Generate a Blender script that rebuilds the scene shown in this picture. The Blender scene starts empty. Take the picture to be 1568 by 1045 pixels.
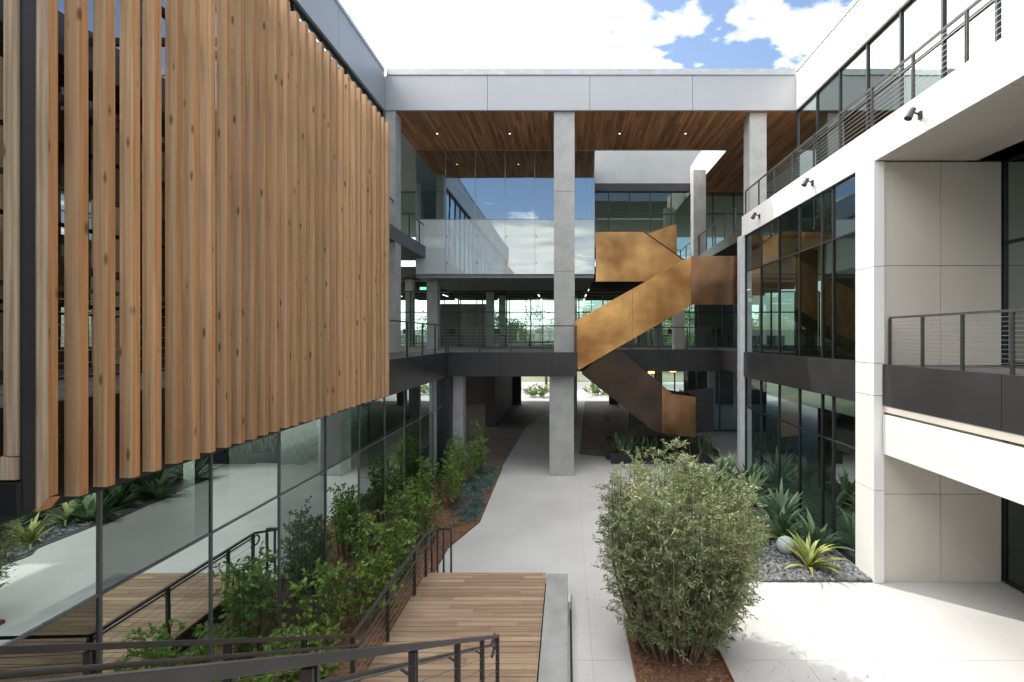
import bpy, math, random
import numpy as np
from mathutils import Vector
random.seed(3); RNG=np.random.default_rng(3)
scene=bpy.context.scene
COL=scene.collection

# ---------------------------------------------------------------- materials
def base_mat(name):
    m=bpy.data.materials.new(name); m.use_nodes=True
    nt=m.node_tree; b=nt.nodes['Principled BSDF']; return m,nt,b
def mat(name,c1,c2=None,scale=3.0,rough=0.7,metal=0.0,bump=0.0,bscale=None,stretch=(1,1,1),island=0.0,detail=6,spec=0.5,lo=0.35,hi=0.65,bdist=0.02,fine=0.0,fscale=60):
    m,nt,b=base_mat(name); N=nt.nodes; L=nt.links
    if c2 is None: c2=tuple(x*0.85 for x in c1)
    tc=N.new('ShaderNodeTexCoord'); mp=N.new('ShaderNodeMapping'); mp.inputs['Scale'].default_value=stretch
    L.new(tc.outputs['Object'],mp.inputs['Vector'])
    vec=mp.outputs['Vector']
    geo=N.new('ShaderNodeNewGeometry')
    if island>0:
        ad=N.new('ShaderNodeVectorMath'); ad.operation='ADD'
        cb=N.new('ShaderNodeCombineXYZ'); mu=N.new('ShaderNodeMath'); mu.operation='MULTIPLY'; mu.inputs[1].default_value=37.0
        L.new(geo.outputs['Random Per Island'],mu.inputs[0])
        for i in range(3): L.new(mu.outputs[0],cb.inputs[i])
        L.new(vec,ad.inputs[0]); L.new(cb.outputs[0],ad.inputs[1]); vec=ad.outputs[0]
    nz=N.new('ShaderNodeTexNoise'); nz.inputs['Scale'].default_value=scale; nz.inputs['Detail'].default_value=detail
    L.new(vec,nz.inputs['Vector'])
    rp=N.new('ShaderNodeValToRGB'); rp.color_ramp.elements[0].position=lo; rp.color_ramp.elements[1].position=hi
    rp.color_ramp.elements[0].color=(*c2,1); rp.color_ramp.elements[1].color=(*c1,1)
    L.new(nz.outputs['Fac'],rp.inputs['Fac']); col=rp.outputs['Color']
    if island>0:
        mr=N.new('ShaderNodeMapRange'); mr.inputs['To Min'].default_value=1-island; mr.inputs['To Max'].default_value=1+island*0.6
        L.new(geo.outputs['Random Per Island'],mr.inputs['Value'])
        hs=N.new('ShaderNodeHueSaturation'); L.new(mr.outputs[0],hs.inputs['Value']); L.new(col,hs.inputs['Color']); col=hs.outputs['Color']
    if fine>0:
        n3=N.new('ShaderNodeTexNoise'); n3.inputs['Scale'].default_value=fscale; n3.inputs['Detail'].default_value=3; L.new(tc.outputs['Object'],n3.inputs['Vector'])
        m3=N.new('ShaderNodeMapRange'); m3.inputs['From Min'].default_value=0.3; m3.inputs['From Max'].default_value=0.7; m3.inputs['To Min'].default_value=1-fine; m3.inputs['To Max'].default_value=1+fine*0.5
        L.new(n3.outputs['Fac'],m3.inputs['Value'])
        h3=N.new('ShaderNodeHueSaturation'); L.new(m3.outputs[0],h3.inputs['Value']); L.new(col,h3.inputs['Color']); col=h3.outputs['Color']
    L.new(col,b.inputs['Base Color'])
    b.inputs['Roughness'].default_value=rough; b.inputs['Metallic'].default_value=metal
    b.inputs['Specular IOR Level'].default_value=spec
    if bump>0:
        n2=N.new('ShaderNodeTexNoise'); n2.inputs['Scale'].default_value=bscale or scale*6; n2.inputs['Detail'].default_value=4
        L.new(vec,n2.inputs['Vector'])
        bp=N.new('ShaderNodeBump'); bp.inputs['Strength'].default_value=bump; bp.inputs['Distance'].default_value=bdist
        L.new(n2.outputs['Fac'],bp.inputs['Height']); L.new(bp.outputs['Normal'],b.inputs['Normal'])
    return m
def wood(name,c1,c2,stretch,island=0.3,rough=0.7,knots=True,bump=0.1):
    m=mat(name,c1,c2,scale=1.0,rough=rough,stretch=stretch,island=island,bump=bump,bscale=2,detail=8,lo=0.3,hi=0.66,spec=0.3)
    if knots:
        nt=m.node_tree; N=nt.nodes; L=nt.links; b=N['Principled BSDF']
        src=b.inputs['Base Color'].links[0].from_socket
        tc=N.new('ShaderNodeTexCoord'); mp=N.new('ShaderNodeMapping')
        mx=max(stretch); mp.inputs['Scale'].default_value=tuple(1.9 if s<mx*0.5 else 6 for s in stretch)
        L.new(tc.outputs['Object'],mp.inputs['Vector'])
        v=N.new('ShaderNodeTexVoronoi'); v.inputs['Scale'].default_value=1.0; L.new(mp.outputs[0],v.inputs['Vector'])
        r=N.new('ShaderNodeValToRGB'); r.color_ramp.elements[0].position=0.07; r.color_ramp.elements[1].position=0.16
        r.color_ramp.elements[0].color=(0.25,0.2,0.16,1); r.color_ramp.elements[1].color=(1,1,1,1)
        L.new(v.outputs['Distance'],r.inputs['Fac'])
        mm=N.new('ShaderNodeMix'); mm.data_type='RGBA'; mm.blend_type='MULTIPLY'; mm.inputs[0].default_value=0.85
        L.new(src,mm.inputs[6]); L.new(r.outputs['Color'],mm.inputs[7]); L.new(mm.outputs[2],b.inputs['Base Color'])
    return m
def glass(name,tint=(0.35,0.45,0.42),f0=0.22,f1=0.85,body=None,bodyfac=0.0,gcol=(0.86,0.97,0.94)):
    m=bpy.data.materials.new(name); m.use_nodes=True; nt=m.node_tree; N=nt.nodes; L=nt.links
    N.remove(N['Principled BSDF']); out=N['Material Output']
    tr=N.new('ShaderNodeBsdfTransparent'); tr.inputs[0].default_value=(*tint,1)
    gl=N.new('ShaderNodeBsdfGlossy'); gl.inputs['Roughness'].default_value=0.0; gl.inputs[0].default_value=(*gcol,1)
    fr=N.new('ShaderNodeLayerWeight'); fr.inputs['Blend'].default_value=0.35
    mr=N.new('ShaderNodeMapRange'); mr.inputs['To Min'].default_value=f0; mr.inputs['To Max'].default_value=f1
    L.new(fr.outputs['Fresnel'],mr.inputs['Value'])
    mx=N.new('ShaderNodeMixShader'); L.new(mr.outputs[0],mx.inputs[0])
    s=tr.outputs[0]
    if body:
        df=N.new('ShaderNodeBsdfDiffuse'); df.inputs[0].default_value=(*body,1)
        m2=N.new('ShaderNodeMixShader'); m2.inputs[0].default_value=bodyfac; L.new(s,m2.inputs[1]); L.new(df.outputs[0],m2.inputs[2]); s=m2.outputs[0]
    L.new(s,mx.inputs[1]); L.new(gl.outputs[0],mx.inputs[2]); L.new(mx.outputs[0],out.inputs['Surface'])
    tc=N.new('ShaderNodeTexCoord'); nz=N.new('ShaderNodeTexNoise'); nz.inputs['Scale'].default_value=0.7; nz.inputs['Detail'].default_value=1
    bp=N.new('ShaderNodeBump'); bp.inputs['Strength'].default_value=0.07; bp.inputs['Distance'].default_value=0.03
    L.new(tc.outputs['Object'],nz.inputs['Vector']); L.new(nz.outputs['Fac'],bp.inputs['Height']); L.new(bp.outputs[0],gl.inputs['Normal'])
    return m
def leafmat(name,c1,c2,c3,scale=1.6,trans=0.3):
    m,nt,b=base_mat(name); N=nt.nodes; L=nt.links
    geo=N.new('ShaderNodeNewGeometry'); tc=N.new('ShaderNodeTexCoord')
    nz=N.new('ShaderNodeTexNoise'); nz.inputs['Scale'].default_value=scale; nz.inputs['Detail'].default_value=3
    L.new(tc.outputs['Object'],nz.inputs['Vector'])
    ad=N.new('ShaderNodeMath'); ad.operation='MULTIPLY_ADD'; ad.inputs[1].default_value=0.55
    L.new(geo.outputs['Random Per Island'],ad.inputs[0])
    sb=N.new('ShaderNodeMath'); sb.operation='MULTIPLY_ADD'; sb.inputs[1].default_value=1.3; sb.inputs[2].default_value=-0.42
    L.new(nz.outputs['Fac'],sb.inputs[0]); L.new(sb.outputs[0],ad.inputs[2])
    rp=N.new('ShaderNodeValToRGB'); e=rp.color_ramp.elements; e[0].position=0.1; e[0].color=(*c1,1); e[1].position=0.9; e[1].color=(*c3,1)
    k=e.new(0.5); k.color=(*c2,1)
    L.new(ad.outputs[0],rp.inputs['Fac']); L.new(rp.outputs['Color'],b.inputs['Base Color']); b.inputs['Roughness'].default_value=0.42
    tl=N.new('ShaderNodeBsdfTranslucent'); L.new(rp.outputs['Color'],tl.inputs[0])
    mx=N.new('ShaderNodeMixShader'); mx.inputs[0].default_value=trans
    L.new(b.outputs[0],mx.inputs[1]); L.new(tl.outputs[0],mx.inputs[2]); L.new(mx.outputs[0],N['Material Output'].inputs['Surface'])
    return m
def emis(name,c,s):
    m,nt,b=base_mat(name); b.inputs['Emission Color'].default_value=(*c,1); b.inputs['Emission Strength'].default_value=s; return m

CONC_COL=mat('concrete_column',(0.44,0.44,0.425),(0.36,0.36,0.35),scale=2.2,rough=0.85,bump=0.2,bscale=12,detail=12,fine=0.18,fscale=25)
CONC_GND=mat('concrete_paving',(0.50,0.497,0.485),(0.435,0.43,0.42),scale=0.55,rough=0.85,bump=0.1,bscale=70,detail=14,fine=0.12,fscale=45)
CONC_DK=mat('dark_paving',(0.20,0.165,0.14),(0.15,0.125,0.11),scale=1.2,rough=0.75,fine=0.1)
CONC_WALL=mat('board_concrete',(0.36,0.37,0.37),(0.325,0.335,0.34),scale=1.1,rough=0.9,bump=0.2,bscale=8,detail=10,fine=0.12,fscale=20)
KERB=mat('kerb_concrete',(0.32,0.325,0.32),(0.25,0.255,0.25),scale=2.5,rough=0.85,bump=0.1,detail=10,fine=0.1)
GREYMETAL=mat('grey_metal_panel',(0.41,0.415,0.43),(0.385,0.39,0.405),scale=0.5,rough=0.45,metal=0.25)
FLASH=mat('flashing',(0.50,0.51,0.52),rough=0.4,metal=0.3)
WHITE=mat('white_panel',(0.74,0.73,0.715),(0.70,0.69,0.675),scale=0.8,rough=0.6)
BEIGE=mat('beige_panel',(0.55,0.51,0.455),(0.52,0.48,0.43),scale=0.7,rough=0.7)
SOFFIT=mat('beige_soffit',(0.60,0.56,0.49),(0.57,0.53,0.47),scale=0.7,rough=0.7)
BLACK=mat('black_metal',(0.035,0.035,0.038),(0.028,0.028,0.03),scale=2,rough=0.45,metal=0.3)
DKMETAL=mat('dark_fascia',(0.05,0.048,0.051),(0.038,0.037,0.039),scale=1,rough=0.4,metal=0.4)
RAILM=mat('rail_paint',(0.07,0.065,0.064),(0.052,0.05,0.05),scale=4,rough=0.4,metal=0.3)
CABLE=mat('steel_cable',(0.35,0.35,0.36),rough=0.35,metal=0.9)
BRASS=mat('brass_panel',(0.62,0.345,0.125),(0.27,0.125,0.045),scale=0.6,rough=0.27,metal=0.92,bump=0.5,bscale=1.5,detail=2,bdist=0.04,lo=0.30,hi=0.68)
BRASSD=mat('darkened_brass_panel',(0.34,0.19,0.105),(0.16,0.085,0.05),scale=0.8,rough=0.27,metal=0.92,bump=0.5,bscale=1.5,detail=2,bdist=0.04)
SHADE_BRONZE=mat('shade_bronze',(0.075,0.05,0.036),(0.045,0.032,0.025),scale=1.0,rough=0.32,metal=0.7)  # dark tone puts the lower flight's shade into the colour; treads and cap share it
INTFLR=mat('interior_floor',(0.26,0.235,0.21),(0.21,0.19,0.17),scale=0.6,rough=0.5)
INTCEIL=mat('interior_ceiling',(0.07,0.065,0.06),(0.05,0.05,0.05),scale=0.6,rough=0.8)
INTWALL=mat('interior_wall',(0.20,0.19,0.18),(0.17,0.16,0.155),scale=0.3,rough=0.8)
DKWALL=mat('dark_interior_wall',(0.06,0.055,0.05),rough=0.8)
MULCH=mat('mulch',(0.22,0.11,0.06),(0.08,0.04,0.022),scale=14,rough=0.95,bump=0.8,bscale=40)
PEB=mat('pebble',(0.18,0.185,0.195),(0.10,0.105,0.11),scale=5,rough=0.6,island=0.6)
SLAT=wood('cedar_slat_lit_face',(0.84,0.585,0.36),(0.63,0.385,0.20),(34,34,0.7),island=0.2)  # paler cedar: the lit slat side is painted into the colour
SLATE=wood('cedar_slat_shaded_edge',(0.60,0.295,0.12),(0.41,0.18,0.065),(34,34,0.7),island=0.22)  # deeper orange cedar: the darker slat side's shade is painted in
SLATG=wood('weathered_cedar',(0.62,0.48,0.34),(0.36,0.235,0.145),(26,26,0.9),island=0.1)
SOFW=wood('soffit_wood',(0.52,0.25,0.12),(0.27,0.115,0.055),(8,0.5,8),island=0.40,knots=False)
DECKW=wood('deck_wood',(0.36,0.255,0.17),(0.235,0.155,0.10),(0.7,14,14),island=0.22,knots=False)
GL_L=glass('facade_glass',(0.20,0.27,0.25),0.27,0.8)
GL_R=glass('tinted_glass',(0.34,0.44,0.40),0.08,0.42)
GL_T=glass('clear_glass',(0.60,0.72,0.68),0.08,0.6)
GL_SCR=glass('dark_tinted_glass',(0.10,0.13,0.12),0.08,0.35)
GL_BOX=glass('reflective_glass',(0.30,0.40,0.43),0.46,0.8,gcol=(0.85,0.95,1.0))
FROST=glass('frosted_glass',(0.6,0.7,0.7),0.17,0.5,body=(0.86,0.90,0.88),bodyfac=0.95)
LAMP=emis('lamp_glow',(1,0.92,0.8),4.0)
LAMPW=emis('warm_lamp_glow',(1,0.45,0.14),4.0)
EXITG=emis('exit_sign_glow',(0.05,1.0,0.35),2.0)
BARK=mat('bark',(0.20,0.15,0.10),(0.10,0.07,0.045),scale=9,rough=0.9,bump=0.4)
LF_BUSH=leafmat('bush_leaf',(0.09,0.125,0.045),(0.24,0.285,0.13),(0.50,0.53,0.31),scale=1.5,trans=0.35)
LF_SHRUB=leafmat('shrub_leaf',(0.07,0.14,0.025),(0.175,0.295,0.055),(0.36,0.48,0.13),scale=1.8,trans=0.4)
LF_TREE=leafmat('tree_leaf',(0.04,0.08,0.02),(0.10,0.18,0.04),(0.18,0.28,0.07),scale=0.6)
LF_AGAVE=leafmat('agave_leaf',(0.05,0.11,0.05),(0.105,0.185,0.09),(0.22,0.32,0.16),scale=2)
LF_FLAX=leafmat('flax_leaf',(0.12,0.18,0.045),(0.28,0.32,0.08),(0.50,0.50,0.20),scale=4)
LF_BLUE=leafmat('groundcover_leaf',(0.06,0.13,0.115),(0.12,0.21,0.195),(0.22,0.32,0.30),scale=3)

# ---------------------------------------------------------------- mesh builder
class MB:
    def __init__(s): s.v=[]; s.f=[]
    def box(s,x0,x1,y0,y1,z0,z1):
        n=len(s.v); s.v+=[(x0,y0,z0),(x1,y0,z0),(x1,y1,z0),(x0,y1,z0),(x0,y0,z1),(x1,y0,z1),(x1,y1,z1),(x0,y1,z1)]
        for q in [(0,3,2,1),(4,5,6,7),(0,1,5,4),(1,2,6,5),(2,3,7,6),(3,0,4,7)]: s.f.append(tuple(n+i for i in q))
        return s
    def quad(s,a,b,c,d):
        n=len(s.v); s.v+=[a,b,c,d]; s.f.append((n,n+1,n+2,n+3)); return s
    def poly(s,pts):
        n=len(s.v); s.v+=list(pts); s.f.append(tuple(range(n,n+len(pts)))); return s
    def prism(s,pts,axis,a0,a1):
        n=len(s.v); k=len(pts)
        def mk(p,a):
            if axis=='y': return (p[0],a,p[1])
            if axis=='x': return (a,p[0],p[1])
            return (p[0],p[1],a)
        s.v+=[mk(p,a0) for p in pts]+[mk(p,a1) for p in pts]
        s.f.append(tuple(range(n,n+k))); s.f.append(tuple(range(n+2*k-1,n+k-1,-1)))
        for i in range(k):
            j=(i+1)%k; s.f.append((n+i,n+j,n+k+j,n+k+i))
        return s
    def tube(s,p0,p1,r,r1=None,k=6):
        r1=r if r1 is None else r1
        p0=Vector(p0);p1=Vector(p1); d=(p1-p0)
        if d.length<1e-6: return s
        d.normalize(); u=d.cross(Vector((0,0,1)))
        if u.length<1e-3: u=Vector((1,0,0))
        u.normalize(); w=d.cross(u); n=len(s.v)
        for P,R in((p0,r),(p1,r1)):
            for i in range(k):
                a=2*math.pi*(i+.5)/k; s.v.append(tuple(P+u*math.cos(a)*R+w*math.sin(a)*R))
        for i in range(k):
            j=(i+1)%k; s.f.append((n+i,n+j,n+k+j,n+k+i))
        s.f.append(tuple(n+i for i in range(k))); s.f.append(tuple(n+k+i for i in reversed(range(k))))
        return s
    def bar(s,p0,p1,w,h):
        p0=Vector(p0);p1=Vector(p1); d=(p1-p0).normalized(); u=d.cross(Vector((0,0,1))).normalized(); q=u.cross(d).normalized(); n=len(s.v)
        for P in(p0,p1):
            for a,b in((-1,-1),(1,-1),(1,1),(-1,1)): s.v.append(tuple(P+u*a*w/2+q*b*h/2))
        for i in range(4):
            j=(i+1)%4; s.f.append((n+i,n+j,n+4+j,n+4+i))
        s.f.append((n,n+1,n+2,n+3)); s.f.append((n+7,n+6,n+5,n+4)); return s
    def make(s,name,m,parent=None,bevel=0,smooth=False,m2=None):
        me=bpy.data.meshes.new(name); me.from_pydata(s.v,[],s.f); me.update(); me.materials.append(m)
        o=bpy.data.objects.new(name,me); COL.objects.link(o)
        import bmesh
        bm=bmesh.new(); bm.from_mesh(me); bmesh.ops.recalc_face_normals(bm,faces=bm.faces); bm.to_mesh(me); bm.free()
        if m2:
            me.materials.append(m2)
            for p in me.polygons:
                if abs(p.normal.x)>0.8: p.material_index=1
        if parent: o.parent=parent
        if bevel:
            b=o.modifiers.new('bevel','BEVEL'); b.width=bevel; b.segments=2; b.limit_method='ANGLE'
        if smooth:
            for p in me.polygons: p.use_smooth=True
        return o
def empty(name):
    e=bpy.data.objects.new(name,None); COL.objects.link(e); return e
def B(*a): return MB().box(*a)

def panes_x(mb,fr,x,ys,zs,fw=0.03,fd=0.05,jit=0.0018):
    for i in range(len(ys)-1):
        for j in range(len(zs)-1):
            j4=[random.uniform(-jit,jit)*1.5 for _ in range(4)]
            mb.quad((x+j4[0],ys[i],zs[j]),(x+j4[1],ys[i+1],zs[j]),(x+j4[2],ys[i+1],zs[j+1]),(x+j4[3],ys[i],zs[j+1]))
    for y in ys: fr.box(x-fd,x+fd,y-fw/2,y+fw/2,zs[0],zs[-1])
    for k,z in enumerate(zs):
        for i in range(len(ys)-1): fr.box(x-fd*0.9,x+fd*0.9,ys[i]+fw/2,ys[i+1]-fw/2,z-fw/2,z+fw/2)
def panes_y(mb,fr,y,xs,zs,fw=0.05,fd=0.06,jit=0.0018):
    for i in range(len(xs)-1):
        for j in range(len(zs)-1):
            j4=[random.uniform(-jit,jit)*1.5 for _ in range(4)]
            mb.quad((xs[i],y+j4[0],zs[j]),(xs[i+1],y+j4[1],zs[j]),(xs[i+1],y+j4[2],zs[j+1]),(xs[i],y+j4[3],zs[j+1]))
    for x in xs: fr.box(x-fw/2,x+fw/2,y-fd,y+fd,zs[0],zs[-1])
    for z in zs:
        for i in range(len(xs)-1): fr.box(xs[i]+fw/2,xs[i+1]-fw/2,y-fd*0.9,y+fd*0.9,z-fw/2,z+fw/2)
def rng(a,b,st):
    n=max(1,round((b-a)/st)); return [a+(b-a)*i/n for i in range(n+1)]

def railing(name,pts,H=1.07,step=1.2,cables=8,top=(0.05,0.045),base=0.08):
    e=empty(name); fr=MB(); cb=MB()
    for a,b in zip(pts[:-1],pts[1:]):
        a=Vector(a);b=Vector(b); Ls=(b-a).length; n=max(1,round(Ls/step))
        U=Vector((0,0,H)); fr.bar(a+U,b+U,*top)
        alongy=abs(b.y-a.y)>abs(b.x-a.x)
        for i in range(n+1):
            p=a.lerp(b,i/n)
            for s in(-1,1):
                o=0.016*s
                if alongy: fr.box(p.x-0.025,p.x+0.025,p.y+o-0.009,p.y+o+0.009,p.z-base,p.z+H-top[1]/2)
                else: fr.box(p.x+o-0.009,p.x+o+0.009,p.y-0.025,p.y+0.025,p.z-base,p.z+H-top[1]/2)
        for c in range(cables):
            z=Vector((0,0,0.1+(H-0.2)*c/(cables-1)))
            cb.tube(a+z,b+z,0.005,k=4)
    fr.make('posts_and_top_rail',RAILM,e); cb.make('cables',CABLE,e)
    return e

# ---------------------------------------------------------------- ground
B(-400,400,-200,600,-0.5,-0.03).make('ground',mat('earth',(0.20,0.19,0.15),(0.10,0.12,0.06),scale=0.08,rough=0.95))
B(-5,20,-12,60,-0.029,-0.006).make('paving_bed',mat('joint',(0.30,0.295,0.29),rough=0.9))
pv=empty('pavement'); mb=MB()
xs=[-5,0.45,4.2,9.2,14.6,20]; ys=[-12,-3,3.3,8.3,14.2,20.2,24.5,29,34,39,44,50,60]
g=0.003
for i in range(len(xs)-1):
    for j in range(len(ys)-1):
        mb.box(xs[i]+g,xs[i+1]-g,ys[j]+g,ys[j+1]-g,-0.02,0.0)
mb.make('slabs',CONC_GND,pv)
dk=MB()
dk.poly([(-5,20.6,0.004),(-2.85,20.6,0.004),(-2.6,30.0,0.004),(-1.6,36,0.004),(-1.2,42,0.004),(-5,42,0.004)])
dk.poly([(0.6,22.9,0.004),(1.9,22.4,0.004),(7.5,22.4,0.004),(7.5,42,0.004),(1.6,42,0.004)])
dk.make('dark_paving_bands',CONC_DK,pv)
B(-22,-5.002,-12,60,-0.029,0.0).make('interior_ground_floor',INTFLR,pv)

pb=empty('planting_bed')
MB().prism([(-4.95,-3),(-3.2,-3),(-3.2,12.7),(-2.68,14.5),(-2.8,20.5),(-4.95,20.5)],'z',0.0,0.05).make('mulch_strip',MULCH,pb)
pb2=empty('planting_bed')
MB().prism([(4.25,11.3),(4.55,10.95),(7.12,10.95),(7.12,19),(4.4,19),(4.1,12.2)],'z',0.0,0.03).make('bed',mat('bed_soil',(0.10,0.10,0.10),(0.06,0.06,0.06),scale=9,rough=0.95),pb2)
pb3=empty('planting_bed')
B(1.16,2.72,5.0,9.4,0.0,0.04).make('mulch',MULCH,pb3)
mb=MB(); mb.box(1.145,1.16,5,9.4,0,0.06); mb.box(2.72,2.74,5,9.4,0,0.09); mb.box(1.16,2.72,9.4,9.415,0,0.06)
mb.make('corten_edging',mat('corten',(0.30,0.12,0.05),(0.18,0.07,0.03),scale=4,rough=0.8),pb3)
ch=MB()
for (xa,xb,ya,yb,n,zz) in ((1.2,2.68,6.5,9.35,500,0.045),(-4.9,-3.25,3,19,1600,0.055)):
    for i in range(n):
        x=random.uniform(xa,xb); y=random.uniform(ya,yb); a=random.uniform(0,6.28); l=random.uniform(0.02,0.05); w_=l*0.4
        c,s_=math.cos(a),math.sin(a); t=random.uniform(0,0.02)
        ch.quad((x-c*l+s_*w_,y-s_*l-c*w_,zz),(x+c*l+s_*w_,y+s_*l-c*w_,zz+t),(x+c*l-s_*w_,y+s_*l+c*w_,zz+t+0.004),(x-c*l-s_*w_,y-s_*l+c*w_,zz+0.004))
for i in range(160):
    x=random.gauss(1.9,1.4); y=random.gauss(8.3,1.6)
    if 1.1<x<2.8 or x<0.15: continue
    a=random.uniform(0,6.28); l=random.uniform(0.015,0.035); w_=l*0.3; c,s_=math.cos(a),math.sin(a)
    ch.quad((x-c*l,y-s_*l,0.003),(x+s_*w_,y-c*w_,0.006),(x+c*l,y+s_*l,0.004),(x-s_*w_,y+c*w_,0.008))
ch.make('bark_chips',mat('bark_chip',(0.32,0.18,0.10),(0.15,0.075,0.04),scale=5,rough=0.9,island=0.6),pb)

# ---------------------------------------------------------------- LEFT WING
LW=empty('office_building')
fr=MB(); gl=MB()
ys=[5.03+1.57*k for k in range(-10,10)]+[19.0]
ys=[y for y in ys if y>-10 and (19.0-y>0.5 or y==19.0)]
panes_x(gl,fr,-5.0,ys,[0.05,2.95,4.15],fw=0.026,fd=0.022)
gl.make('ground_floor_glass',GL_L,LW); fr.make('ground_floor_mullions',mat('mullion_grey',(0.20,0.21,0.21),rough=0.4,metal=0.5),LW)
fr=MB(); gl=MB(); panes_y(gl,fr,19.0,[-9.5,-8,-6.5,-5.0],[0.05,2.95,4.15]); gl.make('end_glass',GL_L,LW); fr.make('end_mullions',BLACK,LW)
B(-16,-4.86,-12,18.95,4.15,5.08).make('second_floor_slab',INTCEIL,LW)
mb=MB()
yy=rng(-12,18.95,3.0)
for a,b in zip(yy[:-1],yy[1:]): mb.box(-4.86,-4.8,a+0.006,b-0.006,4.12,5.1)
mb.make('slab_edge_panels',DKMETAL,LW)
B(-16,-7.0,-12,24,9.62,10.2).make('third_floor_slab',DKMETAL,LW)
fr=MB(); gl=MB()
panes_x(gl,fr,-7.45,rng(-12,19,1.55),[5.1,7.9,9.62],fw=0.06)
gl.make('second_floor_glass',GL_SCR,LW); fr.make('second_floor_mullions',BLACK,LW)
fr=MB(); gl=MB()
panes_x(gl,fr,-7.6,rng(-12,19.3,1.55),[10.2,12.8,14.98],fw=0.06)
gl.make('third_floor_glass',GL_BOX,LW); fr.make('third_floor_mullions',BLACK,LW)
B(-17,-7.5,-12,19.2,15.0,16.5).make('roof',GREYMETAL,LW)
mb=MB(); yy=rng(-12,19.2,4.0)
for a,b in zip(yy[:-1],yy[1:]): mb.box(-7.5,-7.43,a+0.008,b-0.008,14.98,16.5)
mb.make('roof_fascia',GREYMETAL,LW)
B(-17,-7.40,-12,19.15,16.51,16.66).make('roof_flashing',FLASH,LW)
B(-16,-15.5,-12,19,0,15).make('interior_core_wall',DKWALL,LW)
mb=MB()
for y in (-6,0,6,12,18): mb.box(-9.3,-8.8,y-0.25,y+0.25,0,4.15); mb.box(-9.3,-8.8,y-0.25,y+0.25,5.08,9.62); mb.box(-9.3,-8.8,y-0.25,y+0.25,10.2,15)
mb.make('interior_columns',CONC_COL,LW)
B(-7.42,-7.02,19.25,19.9,5.08,14.98).make('corner_column',CONC_COL,LW)
B(-4.72,-4.3,19.5,20.0,0,4.15).make('ground_column',CONC_COL,LW)
B(-5.2,-4.75,18.96,19.5,0,4.15).make('end_pier',BLACK,LW)
railing('walkway_railing',[(-4.87,18.9,5.1),(-4.87,-10,5.1)],H=1.07,step=1.5)
railing('walkway_railing',[(-7.08,24,10.2),(-7.08,12.5,10.2)],H=1.07,step=1.4)
e=empty('exit_sign'); B(-6.9,-6.55,22.0,22.04,7.9,8.08).make('housing',BLACK,e); B(-6.87,-6.58,21.99,21.998,7.93,8.05).make('lettering_panel',EXITG,e)

# ---------------------------------------------------------------- WOOD SCREEN
WS=empty('wood_slat_screen')
mb=MB(); y=4.44
while y<12.1:
    dz=random.uniform(-0.014,0.014); t=0.085; o=random.uniform(-0.008,0.008); dy=random.uniform(-0.006,0.006)
    mb.box(-4.74+o,-4.60+o,y+dy,y+t+dy,4.20+dz,11.25+dz); y+=0.2735
mb.make('slats',SLAT,WS,m2=SLATE)  # lit and shaded slat sides get separate colours by face direction
mb=MB(); mb.prism([(4.07,4.19),(4.16,4.28),(4.16,11.27),(4.07,11.27)],'x',-4.78,-4.585); mb.make('edge_board',SLATG,WS,bevel=0.003)
mb=MB(); mb.prism([(4.075,4.187),(4.19,4.187),(4.26,4.26),(4.165,4.278)],'x',-4.78,-4.59); mb.box(-4.775,-4.60,4.165,4.25,4.285,11.25); mb.make('edge_board_return',SLATE,WS)
mb=MB(); mb.box(-4.735,-4.625,3.95,4.04,4.70,11.27); mb.box(-5.3,-4.625,3.95,4.04,4.50,4.69) ; mb.make('return_board',SLATG,WS,bevel=0.003)
mb=MB()
mb.box(-4.618,-4.592,3.97,4.06,4.22,11.25); mb.box(-5.3,-4.60,3.93,4.05,4.2,4.48)
for z in (4.75,6.35,7.95,9.55,11.0): mb.box(-4.82,-4.755,4.1,12.15,z-0.04,z+0.04)
for yv in (4.3,6.9,9.5,12.0):
    mb.box(-7.0,-4.825,yv,yv+0.06,10.0,10.1)
mb.make('steel_frame',BLACK,WS)

# ---------------------------------------------------------------- BACK BUILDING
BB=empty('office_building')
mb=MB(); xs=[-7.43,-3.24,0.94,5.13,9.36]
for a,b in zip(xs[:-1],xs[1:]): mb.box(a+0.008,b-0.008,19.2,19.3,14.98,16.40)
mb.make('roof_fascia',GREYMETAL,BB)
B(-7.36,9.3,19.16,19.6,16.41,16.66).make('roof_flashing',FLASH,BB)
mb=MB()
for (a,b,c,d) in [(-17,1.36,19.3,44),(1.36,7.9,19.3,23.3),(7.9,18,19.3,44),(1.36,7.9,31,44)]:
    mb.box(a,b,c,d,15.06,16.4)
mb.make('roof_slab',GREYMETAL,BB)
mb=MB(); w=0.14
x=-7.5
while x<12:
    segs=[(19.31,30.9)] if (x<1.22 or x>7.9) else [(19.31,23.3)]
    for (a,b) in segs:
        c=a-random.uniform(0,2)
        while c<b:
            e_=min(b,c+random.uniform(1.6,3.6)); c0=max(a,c)
            if e_>c0+0.01: mb.box(x+0.004,x+w-0.004,c0+0.002,e_-0.002,14.98,15.02)
            c=e_
    x+=w
mb.make('wood_soffit',SOFW,BB)
mb=MB()
for _x in (-5.9,-2.6,2.4,5.4):
    mb.tube((_x,21.4,14.975),(_x,21.4,14.965),0.035,k=10)
mb.make('downlights',LAMP,BB)
mb=MB()
for _x in (-6.4,-4.3,-1.2,3.6,7.2):
    mb.tube((_x,20.6,14.975),(_x,20.6,14.93),0.03,k=8)
mb.make('sprinkler_heads',FLASH,BB)
mb=MB(); mb.box(1.36,1.40,23.3,31,14.9,16.4); mb.box(7.86,7.9,23.3,31,14.9,16.6); mb.box(1.4,7.86,23.26,23.3,14.95,16.4); mb.make('skylight_lining',WHITE,BB)
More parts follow.
